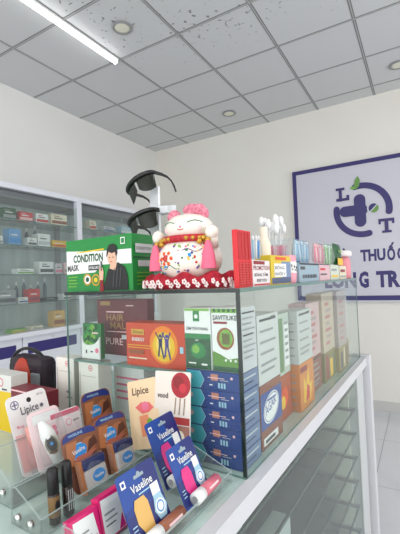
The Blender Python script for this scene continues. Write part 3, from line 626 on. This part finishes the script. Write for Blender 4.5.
# bag of swabs on it
def swab_pack(lb, v, w_, h, z, film_m, sticks, u=.042, top=.9, group='film packs of swabs and sticks along the case top', deg=CUST):
    t = thing('swab_pack', lb, 'swab pack', group); b = MB(); b.pillow(w_, h, .034, film_m, top=top); b.obj('film', t)
    for i, (x, c, c2) in enumerate(sticks):
        b = MB(); b.tube([(x, 0, .006), (x*top, .004*math.sin(i), h*.86)], .0028, c, n=6); b.ball((x*top, .004*math.sin(i), h*.87), (.0042, .0042, .007), c2, n=8, k=6); b.obj('stick', t)
    onrow(t, v, u=u, z=z, deg=deg); return t
swab_pack('clear pack of blue and white sticks on the low white carton', .165, .1, .066, .0625, film, [(-.036+.0145*i, (sky, white, cyan)[i % 3], white) for i in range(6)])
b = MB(); b.lathe([(.018, 0), (.019, .01), (.019, .115), (.015, .132), (.012, .135), (.012, .168), (.010, .169)], C('ivory', (238, 226, 206), .35), n=18)
onrow(thing('cream_bottle', 'slim ivory tube rising behind the clear pack of blue sticks', 'bottle', None, b.obj('cream_bottle')), .345, u=.085, z=0)
# yellow / blue carton
b = carton('', .15, .078, .045, C('mustard_yellow', (218, 190, 40))); F = FRONT(-.075)
b.rect(F, .002, .148, .002, .018, C('slate_blue', (70, 84, 120))); b.rect(F, .075, .148, .018, .062, C('soft_blue', (120, 140, 176))); b.rect(F, .02, .11, .02, .056, white); b.text(F, 'BÔNG', .026, .04, .011, ink, .07); b.text(F, 'KHỎE V', .026, .024, .011, ink, .075); b.rect(F, .03, .11, .066, .074, orange)
onrow(thing('carton', 'yellow and blue carton with white text panel, in front of the pink sticks jar', 'box', None, b.obj('carton')), .305)
# jar of pink sticks
t = thing('swab_jar', 'clear round jar of pink sticks behind the yellow and blue carton', 'jar')
b = MB(); b.lathe([(.038, 0), (.041, .004), (.041, .138), (.038, .142), (.043, .144), (.043, .150), (.040, .1505), (.037, .140), (.037, .006)], film, n=28); b.obj('jar', t)
for i in range(14): a = 2*PI*i/14; r_ = .024; b = MB(); b.tube([(r_*math.cos(a)*.6, r_*math.sin(a)*.6, .006), (r_*math.cos(a)*1.2, r_*math.sin(a)*1.2, .128)], .0036, (pink, lpink, C('rose', (226, 150, 160)))[i % 3], n=6); b.obj('stick', t)
t.scale = (1, 1, 1); onrow(t, .555, u=.125)
# fluffy white swabs above
t = thing('cotton_swab_bundle', 'fan of white cotton swabs standing tallest between the ivory tube and pink jar', 'swab bundle')
b = MB(); b.lathe([(.026, 0), (.03, .004), (.032, .12), (.03, .12), (.024, .006)], film, n=20); b.obj('cup', t)
for i in range(16):
    a = -1.1+2.2*i/15; b = MB(); r_ = .055+.012*math.sin(i*2.3); e = (r_*math.sin(a), .02*math.cos(i*1.7), .190+.016*math.cos(i*1.3)-.012*abs(a)); b.tube([(.012*math.sin(a), .008*math.cos(i), .01), e], .0016, white, n=5); b.ball(e, (.010, .008, .017), C('cotton', (244, 244, 244), .9), n=8, k=6); b.obj('swab', t)
onrow(t, .70, u=.19); t.scale = (1.25, 1.25, 1.2)
# small pink tube w/ text
b = MB(); b.lathe([(.024, 0), (.026, .004), (.028, .03), (.028, .05), (.027, .082), (.02, .084)], C('petal', (236, 160, 176), .35), n=22)
b.lathe([(.0282, .03), (.0286, .032), (.0286, .062), (.0282, .064)], white, n=22)
for k, x in enumerate((-.7, -.35, 0, .35)): b.ball((.0285*math.sin(x), -.0285*math.cos(x), .052-.003*k), (.004, .001, .005), ink, n=8, k=4); b.ball((.0285*math.sin(x+.1), -.0285*math.cos(x+.1), .041-.002*k), (.004, .001, .003), ink, n=8, k=4)
onrow(thing('lotion_jar', 'small pink pot with white label and black print, right of the yellow carton', 'jar', None, b.obj('lotion_jar')), .42, u=.045)
# blue pouch over blue-grey carton
b = carton('', .222, .062, .05, C('bluegrey_box', (150, 172, 186))); F = FRONT(-.111)
b.rect(F, .01, .06, .04, .05, dgrey)
for k in range(9): b.rect(F, .03+.018*k, .042+.018*k, .012, .024, ink if k % 2 else dgrey)
b.rect(F, .0, .222, .056, .061, ink)
onrow(thing('carton', 'blue grey carton with dark dotted print under the blue film pack', 'box', None, b.obj('carton')), .57)
swab_pack('pale blue film pack on the blue grey carton', .555, .17, .078, .0625, bfilm, [(-.06+.024*i, (white, sky)[i % 2], white) for i in range(6)], top=.92)
b = carton('', .15, .062, .05, C('pinkish_box', (216, 178, 184))); F = FRONT(-.075); b.rect(F, .01, .08, .038, .046, red); b.rect(F, .01, .1, .02, .026, dgrey); b.rect(F, .0, .15, .058, .061, ink)
onrow(thing('carton', 'pale pink carton with small print under the pink film pack', 'box', None, b.obj('carton')), .765)
swab_pack('pink film pack leaning above the pale pink carton', .77, .14, .08, .0625, pfilm, [(-.05+.025*i, (pink, white)[i % 2], lpink) for i in range(5)], top=1.0)
b = carton('', .14, .06, .05, C('pale_green_box', (204, 212, 196))); F = FRONT(-.07); b.rect(F, .01, .1, .035, .045, grey); b.rect(F, .01, .12, .01, .018, yellow)
onrow(thing('carton', 'pale green carton with yellow line under the green film pack', 'box', None, b.obj('carton')), .925)
swab_pack('pale green film pack beside the dark green packet', .915, .13, .088, .0605, gfilm, [(-.045+.022*i, (lgreen, white)[i % 2], white) for i in range(5)], top=1.05)
b = carton('', .13, .058, .05, C('cream_box', (224, 214, 190))); F = FRONT(-.065); b.rect(F, .01, .1, .03, .042, dred); b.rect(F, .01, .12, .008, .014, grey)
onrow(thing('carton', 'cream carton with dark red mark at the far end of the row', 'box', None, b.obj('carton')), 1.08)
b = MB(); b.pillow(.12, .1, .03, dgreen, top=1.1); b.rect(FRONT(-.05, 0, -.016), 0, .1, .004, .034, yellow); b.rect(FRONT(-.05, 0, -.016), .02, .08, .06, .07, lgreen)
onrow(thing('tea_packet', 'dark green and yellow packet on the cream carton at the far end', 'packet', None, b.obj('tea_packet')), 1.075, u=.045, z=.0585)
t = thing('lotion_bottle', 'pink bottle with white cap at the far end of the case top', 'bottle')
b = MB(); b.lathe([(.03, 0), (.034, .005), (.034, .08), (.03, .098), (.018, .104)], C('rose_bottle', (228, 140, 150), .3), n=22); b.obj('bottle_body', t)
b = MB(); b.lathe([(.030, .104), (.042, .106), (.042, .124), (.038, .13), (.02, .134)], C('cap_white', (238, 226, 226), .3), n=24); b.obj('cap', t)
onrow(t, 1.205, u=.045)

# ------------------------------------------------------------ acrylic trays on the counter
def tray(lb, u, v0, v1, wd, h, hf):
    t = thing('acrylic_tray', lb, 'display tray', 'clear acrylic trays on the counter'); L_ = v1-v0; a = .003
    b = MB(); b.box(0, L_, 0, wd, 0, a, acr); b.box(0, L_, 0, .0008, 0, .0012+a, acr_edge); b.obj('base', t)
    b = MB(); b.box(0, L_, 0, a, a, hf, acr); b.box(0, L_, 0, a, hf, hf+.0012, acr_edge); b.obj('front_lip', t)
    b = MB(); b.box(0, L_, wd-a, wd, a, h, acr); b.box(0, L_, wd-a, wd, h, h+.0012, acr_edge); b.obj('back_plate', t)
    for x in (0, L_-a):
        b = MB(); P = [(0, 0), (wd, 0), (wd, h), (wd*.82, h), (0, hf)]
        vs = [(xx, y, z) for xx in (x, x+a) for y, z in P]; n = 5
        b.add(vs, [(0, 1, 2, 3, 4), (9, 8, 7, 6, 5)], acr); b.add(vs, [(i, n+i, n+(i+1) % n, (i+1) % n) for i in range(n)], acr_edge); e = b.obj('end_panel', t)
        if x == 0:
            for q in (.3, .72): b = MB(); b.tube([(-.006, wd*q, h*.28), (.001, wd*q, h*.28)], .0065, chrome, n=14); b.obj('screw', e)
    put(t, u, v0, CT+.0003, CUST); return t
tray('clear acrylic tray holding the dark tubes and brown blister packs, middle row', .208, -.318, -.02, .085, .062, .03)
tray('clear acrylic tray holding the white tagged blister card, rear row', .33, -.295, -.02, .085, .085, .035)
tray('clear acrylic tray holding the blue lip balm cards, row nearest the customer', .022, -.335, -.02, .11, .055, .02)
BZ = CT+.0036
def rcard(b, w, h, m, th=.0012, r=.006, z0=0, x0=None):
    x0 = -w/2 if x0 is None else x0; pts = []
    for cx, cz, a0 in ((x0+w-r, z0+h-r, 0), (x0+r, z0+h-r, 90), (x0+r, z0+r, 180), (x0+w-r, z0+r, 270)):
        for i in range(5): a = math.radians(a0+22.5*i); pts.append((cx+r*math.cos(a), cz+r*math.sin(a)))
    n = len(pts); pts = pts[::-1]
    b.add([(x, 0, z) for x, z in pts]+[(x, th, z) for x, z in pts], [tuple(range(n-1, -1, -1)), tuple(range(n, 2*n))]+[(i, (i+1) % n, n+(i+1) % n, n+i) for i in range(n)], m)
def balm_card(lb, u, v, z, w, h, lean, roll, c, stick, sx=.0, sz=.012, show=True):
    t = thing('lip_balm_card', lb, 'lip balm', 'blue lip balm cards on the counter'); b = MB(); rcard(b, w, h, vblue); F = FRONT(-w/2)
    b.rect(F, .001, w*.999, .004, h*.45, vdark); b.dec(F, [(0.001, h*.45), (w-.001, h*.45), (w-.001, h*.62), (0.001, h*.52)], C('mid_vblue', (22, 50, 130)))
    b.dec(F, [(w*.5, h*.995), (w*.97, h*.995), (w*.99, h*.62), (w*.72, h*.62)], vdark)
    b.rect(F, .006, .016, h-.02, h-.009, white); b.disc(F, .011, h-.0145, .003, vblue)
    b.rect(F, w*.4, w*.66, h-.0165, h-.0115, C('hang_hole', (150, 166, 176))); b.disc(F, w*.53, h-.0115, .004, MATS['hang_hole'])
    b.text(F, 'Vaseline', w*.26, h*.68, .0125, white, w*.56); b.rect(F, w*.4, w*.7, h*.625, h*.645, sky)
    b.dec(F, [(w*.2, h*.3), (w*.2, h*.5), (w*.26, h*.6), (w*.5, h*.6), (w*.56, h*.5), (w*.56, h*.14), (w*.34, h*.1)], c)
    b.dec(F, [(w*.7, h*.58), (w*.92, h*.58), (w*.92, h*.46), (w*.98, h*.3), (w*.9, h*.16), (w*.72, h*.16), (w*.64, h*.3), (w*.7, h*.46)], sky)
    b.rect(F, w*.7, w*.92, h*.5, h*.66, white); b.disc(F, w*.81, h*.32, w*.13, white); b.disc(F, w*.81, h*.32, w*.1, cyan); b.disc(F, w*.81, h*.32, w*.075, white)
    for k in range(3): b.rect(F, w*.05, w*.16, h*(.2+.05*k), h*(.215+.05*k), sky)
    b.obj('card', t)
    if show:
        b = MB(); y = -.0115; b.tube([(-w*.14+sx, y, sz), (w*.52+sx, y, sz)], .0105, stick, n=16); b.rect(FRONT(0, sz-.004, y-.0105), sx, sx+w*.4, .002, .006, lpink); b.obj('stick', t)
        b = MB(); b.tube([(-w*.44+sx, y, sz), (-w*.14+sx, y, sz)], .0112, white, n=16); b.disc(((-w*.44+sx, y, sz), (0, -1, 0), (0, 0, 1)), 0, 0, .006, grey); b.obj('cap', t)
    put(t, u, v, z, CUST, lean, roll); return t
balm_card('blue lip balm card with yellow print and brown stick, nearest the viewer', .047, -.226, BZ-.012+.012, .088, .108, 24, 0, tan, C('stick_brown', (150, 90, 66), .3), .012, .008)
balm_card('blue lip balm card with pink print and pink stick, frontmost at the right', .035, -.120, BZ+.006, .078, .104, 24, -1, hot, C('stick_pink', (214, 112, 130), .3), .012, .012)
balm_card('blue lip balm card with pink print, leaning behind the front pink one', .106, -.078, BZ+.006, .090, .126, 24, -1, hot, C('stick_clear', (190, 196, 200), .2), .0, .012)
# pink and white cartons in front
for i, v in enumerate((-.298, -.2445)):
    b = MB(); w_, h = .052, .058-.0+.006*i; b.box(-w_/2, w_/2, 0, .016, 0, h, C('mag', (216, 30, 110)), bev=.0008); F = FRONT(-w_/2); b.dec(F, [(.003, .003), (w_-.004, .003), (w_-.01, h-.006), (.004, h-.004)], white)
    b.rect(F, .008, .03, h*.55, h*.6, grey); b.rect(F, .008, .034, h*.42, h*.46, grey); b.rect(F, .008, .028, h*.3, h*.33, dgrey); b.dec(F, [(w_*.62, .004), (w_*.9, .004), (w_*.82, h*.4)], hot)
    put(thing('cosmetic_box', ('small white box with magenta edges, left of its twin at the bottom', 'small white box with magenta edges, right of its twin beside the blue card')[i], 'box', 'small magenta edged boxes', b.obj('cosmetic_box')), .108, v-.006, BZ, CUST, 14)
# brown blister packs with two jars
def jar_pack(lb, u, v, z, w, h, lean, roll=2):
    t = thing('jar_blister_pack', lb, 'blister pack', 'brown twin jar blister packs'); b = MB()
    rcard(b, w, h*.6, C('pack_brown', (134, 82, 56), .4), r=.016, z0=h*.4); rcard(b, w*.86, h*.56, C('pack_brown2', (112, 72, 58), .4), r=.018, z0=0)
    F = FRONT(-w/2); b.dec(F, [(.002, h*.86), (w*.5, h*.9), (w-.002, h*.86), (w-.004, h*.93), (w-.016, h*.993), (.016, h*.993), (.005, h*.94)], C('pack_navy', (34, 52, 124)))
    b.text(F, 'VASELINE', w*.2, h*.92, .005, sky, w*.4); b.disc(F, w*.7, h*.7, w*.22, C('cocoa', (172, 106, 66)), h*.12); b.dec(F, [(w*.62, h*.58), (w*.95, h*.66), (w*.9, h*.8), (w*.72, h*.76)], dbrown)
    b.dec(F, [(w*.05, h*.5), (w*.2, h*.46), (w*.4, h*.84), (w*.1, h*.84)], C('caramel', (180, 112, 68))); b.dec(F, [(w*.2, h*.46), (w*.7, h*.5), (w*.9, h*.58), (w*.3, h*.58)], C('coral', (184, 104, 84)))
    b.obj('card', t)
    for (jx, jz, jr, m1, m2) in ((w*-.10, h*.66, .021, C('cocoa2', (150, 84, 46)), cyan), (w*.06, h*.25, .0235, C('jar_glass', (196, 190, 186), .15), cyan)):
        b = MB(); T = Matrix.Translation((jx, -.0005, jz))@Matrix.Rotation(PI/2, 4, 'X')
        if jz < h*.5:
            b.box(jx-.027, jx+.027, -.022, -.0, jz-.026, jz+.012, m1, bev=.007); b.box(jx-.0265, jx+.0265, -.023, -.0, jz+.010, jz+.028, C('lid_navy', (40, 50, 96), .35), bev=.004)
            b.box(jx-.03, jx-.025, -.018, 0, jz-.03, jz+.03, C('caramel', (180, 112, 68)), bev=.002)
            b.disc(FRONT(jx+.003, jz-.006, -.022), 0, 0, .015, cyan, .011, 20); b.text(FRONT(jx+.003, jz-.006, -.0224), 'Vaseline', -.011, -.003, .006, white, .022); j = b.obj('jar', t)
        else:
            b.disc(FRONT(jx, jz, 0), 0, 0, .0215, sky, .0145, 22, rot=.1); b.disc(FRONT(jx, jz, -.0002), 0, 0, .0195, cyan, .0125, 22, rot=.1); b.text(FRONT(jx, jz, -.0006), 'Vaseline', -.015, -.004, .0085, white, .030, rot=.1); j = b.obj('label', t)
    b = MB(); T = Matrix.Translation((w*.04, -.008, h*.02)); b.pillow(w*.78, h*.5, .036, film, T); b.obj('blister', t)
    put(t, u, v, z, CUST, lean, roll); return t
jar_pack('brown and blue blister pack with two jars, nearest the dark tubes', .236, -.192, BZ+.009, .085, .112, 18, 0)
jar_pack('brown and blue blister pack with two jars, second along the middle tray', .236, -.115, BZ+.010, .087, .114, 18, 3)
jar_pack('brown and blue blister pack raised behind the other two', .335, -.066, BZ+.012, .088, .136, 14, 2)
# dark tubes
for i, (v, g) in enumerate(((-.282, 1), (-.254, 0))):
    t = thing('mascara_tube', ('black tube with gold label, left of the two standing in the tray', 'black tube with white lines, right of the two standing in the tray')[i], 'cosmetic tube', 'black cosmetic tubes in the tray')
    b = MB(); b.lathe([(.0088, 0), (.0096, .001), (.0096, .048), (.0088, .049)], C('tube_dark', (44, 34, 30), .2), n=18)
    if g: b.lathe([(.0098, .012), (.01, .013), (.01, .044), (.0098, .045)], C('label_gold', (130, 100, 60), .35), n=18); b.ball((0, -.0098, .03), (.005, .001, .009), black, n=10, k=5)
    else:
        for k in range(3): b.box(-.006+.004*k, -.005+.004*k, -.0102, -.0085, .01, .044, lgrey)
    b.obj('tube_body', t); b = MB(); b.lathe([(.0092, .0492), (.0096, .05), (.0094, .086), (.007, .09), (.003, .091)], black, n=18); b.obj('cap', t)
    put(t, .222, v, BZ, CUST, 4)
# tagged lip product card
t = thing('lip_balm_tag_card', 'white rounded hang card with pink tube, standing in the rear tray at the left', 'lip balm')
b = MB(); rcard(b, .096, .165, C('tag_white', (238, 234, 234), .35), r=.012, z0=.03); F = FRONT(-.048)
b.dec(F, [(.004, .04), (.085, .035), (.09, .105), (.004, .115)], C('tag_pink', (238, 190, 188))); b.disc(F, .052, .178, .0055, black); b.disc(F, .018, .176, .0095, C('violet_grey', (110, 106, 140))); b.disc(F, .018, .176, .0075, MATS['tag_white']); b.rect(F, .0165, .0195, .169, .183, MATS['violet_grey']); b.rect(F, .012, .024, .1745, .1775, MATS['violet_grey'])
b.text(F, 'Lipice', .028, .146, .022, C('script_grey', (96, 92, 100)), .042); b.disc(F, .078, .158, .005, MATS['script_grey'], n=5); b.text(F, 'SPF 20', .072, .181, .0045, grey, .016); b.text(F, 'Rosy', .012, .125, .008, pink, .016); b.obj('card', t)
b = MB(); b.tube([(-.022, -.010, .125), (-.014, -.012, .1), (0, -.012, .045)], [.005, .012, .0105], C('tube_salmon', (232, 160, 150), .3), n=14); b.tube([(0, -.012, .045), (.003, -.012, .03)], .0115, C('salmon_cap', (214, 120, 104), .3), n=14); b.dec(((-.024, -.0245, .07), (1, 0, .0), (0, 0, 1)), [(.0, .0), (.012, -.008), (.02, .012), (.002, .018)], white); b.obj('tube', t)
b = MB(); b.pillow(.06, .1, .034, film, Matrix.Translation((-.005, -.012, .03))); b.obj('blister', t)
put(t, .378, -.186, BZ-.018, CUST, 20, -2)
t = thing('lip_balm_blister', 'white blister pack with white tube and black oval label, in front of the hang card', 'lip balm')
b = MB(); rcard(b, .075, .12, C('blister_pink', (240, 214, 216), .35), r=.012); F = FRONT(-.0375); b.rect(F, .01, .065, .095, .112, white); b.rect(F, .04, .06, .06, .068, pink); b.disc(F, .055, .075, .006, pink); b.obj('card', t)
b = MB(); b.tube([(-.018, -.012, .098), (-.010, -.013, .07), (.004, -.012, .012)], [.006, .015, .015], white, n=16); FO = ((-.0140, -.0262, .048), (.8, -.6, 0), (0, 0, 1)); b.disc(FO, 0, 0, .0125, C('oval_grey', (120, 116, 92)), .019, 20, rot=.15); b.disc(FO, 0, .001, .0095, black, .0145, 20, rot=.15); b.disc(FO, 0, .002, .003, cyan); b.rect(FO, -.008, .008, -.016, -.012, dbrown); b.obj('tube', t)
b = MB(); b.pillow(.066, .11, .046, film, Matrix.Translation((0, -.012, .004))); b.obj('blister', t)
put(t, .335, -.196, BZ+.028, CUST, 20, -1)
t = thing('lip_balm_blister', 'pink edged blister pack behind the white one, left of the raised brown pack', 'lip balm')
b = MB(); rcard(b, .078, .078, C('blister_white', (238, 226, 230), .35), r=.01); F = FRONT(-.039); b.rect(F, .002, .076, .066, .076, C('edge_rose', (206, 80, 110))); b.disc(F, .045, .05, .008, pink); b.disc(F, .045, .05, .0065, MATS['blister_white']); b.rect(F, .056, .072, .048, .052, grey); b.obj('card', t)
b = MB(); b.pillow(.07, .07, .03, film, Matrix.Translation((0, -.012, .004))); b.obj('blister', t)
put(t, .35, -.149, BZ+.05, CUST, 14, 1)
# cards leaning on the case front glass
t = thing('lip_card', 'cream card with coral lips print leaning on the front glass', 'lip balm card')
b = MB(); rcard(b, .088, .15, C('card_cream', (238, 208, 168), .4), r=.004); F = FRONT(-.044); b.text(F, 'Lipice', .014, .112, .022, C('script_brown', (70, 44, 40)), .05)
b.dec(F, [(.02, .09), (.04, .1), (.05, .096), (.062, .098), (.075, .085), (.06, .076), (.04, .074)], C('lips', (232, 110, 110))); b.dec(F, [(.03, .07), (.055, .072), (.07, .03), (.035, .025)], C('peach', (236, 150, 110))); b.disc(F, .06, .055, .008, lgreen); b.disc(F, .05, .09, .01, pink)
b.obj('card', t); put(t, .222, -.045, CZ-.372, 0, 12, -15)
b = MB(); rcard(b, .098, .17, C('card_ivory', (232, 222, 212), .4), r=.003); F = FRONT(-.049); b.disc(F, .072, .142, .026, C('rose_red', (170, 24, 44)), .027, 22); b.disc(F, .066, .148, .014, dred); b.disc(F, .078, .136, .01, C('rose_lit', (200, 44, 60)))
for k in range(3): b.dec(F, [(.058+.012*k, .115), (.061+.012*k, .115), (.058+.012*k, .08), (.055+.012*k, .08)], C('stem', (150, 130, 110)))
b.text(F, 'vood', .008, .112, .012, C('script_brown', (70, 44, 40)), .03); b.rect(F, .03, .096, .06, .075, C('brick', (170, 60, 56))); b.rect(F, .02, .096, .005, .058, C('card_brown', (160, 110, 96))); b.disc(F, .07, .035, .014, cream)
put(thing('rose_card', 'ivory card with red roses leaning on the front glass, left of the blue stack', 'lip balm card', None, b.obj('rose_card')), .158, -.040, CZ-.37, 0, 9, -3)
# white tall cartons in front of the case at left
C('carton_grey2', (186, 180, 174))
for i, (u, lb) in enumerate(((.598, 'tall white carton with small pink roundel, standing just outside the glass case'), (.497, 'tall white carton with small pink roundel, just inside the left glass of the case'))):
    b = MB(); w_, h = .080, .190-.004*i; b.box(-w_/2, w_/2, 0, .05, 0, h, C('carton_ivory', (246, 240, 232)), bev=.001); F = FRONT(-w_/2); b.disc(F, .05, h-.016, .0085, C('roundel', (222, 110, 124)), n=18); b.disc(F, .05, h-.016, .0063, MATS['carton_ivory']); b.rect(F, .046, .054, h-.018, h-.014, MATS['roundel']); b.rect(F, .015, .07, h-.04, h-.0385, MATS['carton_grey2'])
    b.rect(F, .045, .06, h-.1, h-.094, grey); b.rect(F, .045, .07, h-.115, h-.112, grey); b.rect(F, .004, .008, .03, h-.03, C('fold', (214, 200, 192)))
    put(thing('tall_carton', lb, 'box', 'pair of tall white cartons', b.obj('tall_carton')), u, .03, CT+.0003, 0)
# yellow / white carton
b = MB(); w_, h = .15, .158; b.box(-w_/2, w_/2, 0, .05, 0, h, C('carton_grey', (222, 220, 216)), bev=.001); F = FRONT(-w_/2); b.dec(F, [(.001, .002), (w_-.001, .002), (w_-.001, h-.045), (.001, h-.05)], C('carton_yellow', (232, 196, 20))); b.disc(F, w_-.05, h-.022, .012, C('roundel', (222, 110, 124))); b.disc(F, w_-.05, h-.022, .009, MATS['carton_grey']); b.rect(F, w_-.045, w_-.02, h-.042, h-.038, ink)
put(thing('yellow_carton', 'yellow and white carton at the far left edge of the counter', 'box', None, b.obj('yellow_carton')), .742, -.095, CT+.0003)
# flat maroon carton
b = MB(); b.box(-.07, .07, 0, .05, 0, .128, C('wine', (120, 36, 48)), bev=.001); F = FRONT(-.07); b.rect(F, .002, .138, .12, .124, lpink); b.rect(F, .03, .1, .07, .08, lpink)
put(thing('wine_carton', 'wine red carton behind the white hang card, right of the yellow carton', 'box', None, b.obj('wine_carton')), .598, -.095, CT+.0003)
# bag
t = thing('shoulder_bag', 'red and black bag with curved strap standing behind the yellow carton', 'bag')
b = MB(); b.box(-.085, .085, -.03, .035, 0, .185, C('bag_black', (46, 34, 44), .6), bev=.022); b.obj('body', t)
b = MB(); b.ball((-.01, -.028, .092), (.052, .018, .09), C('bag_red', (180, 56, 34), .5)); b.obj('front_pocket', t)
b = MB(); b.box(.04, .08, -.036, -.026, .05, .14, C('bag_grey', (130, 136, 140), .4), bev=.004); b.obj('side_pocket', t)
b = MB(); b.tube([(-.085+.0, .0, .05)]+[(-.02-.10*math.cos(a), 0, .13+.075*math.sin(a)) for a in (math.radians(12*i) for i in range(0, 14))], .005, black, n=8, flat=1.8); b.obj('strap', t)
put(t, .765, .035, CT+.0003)
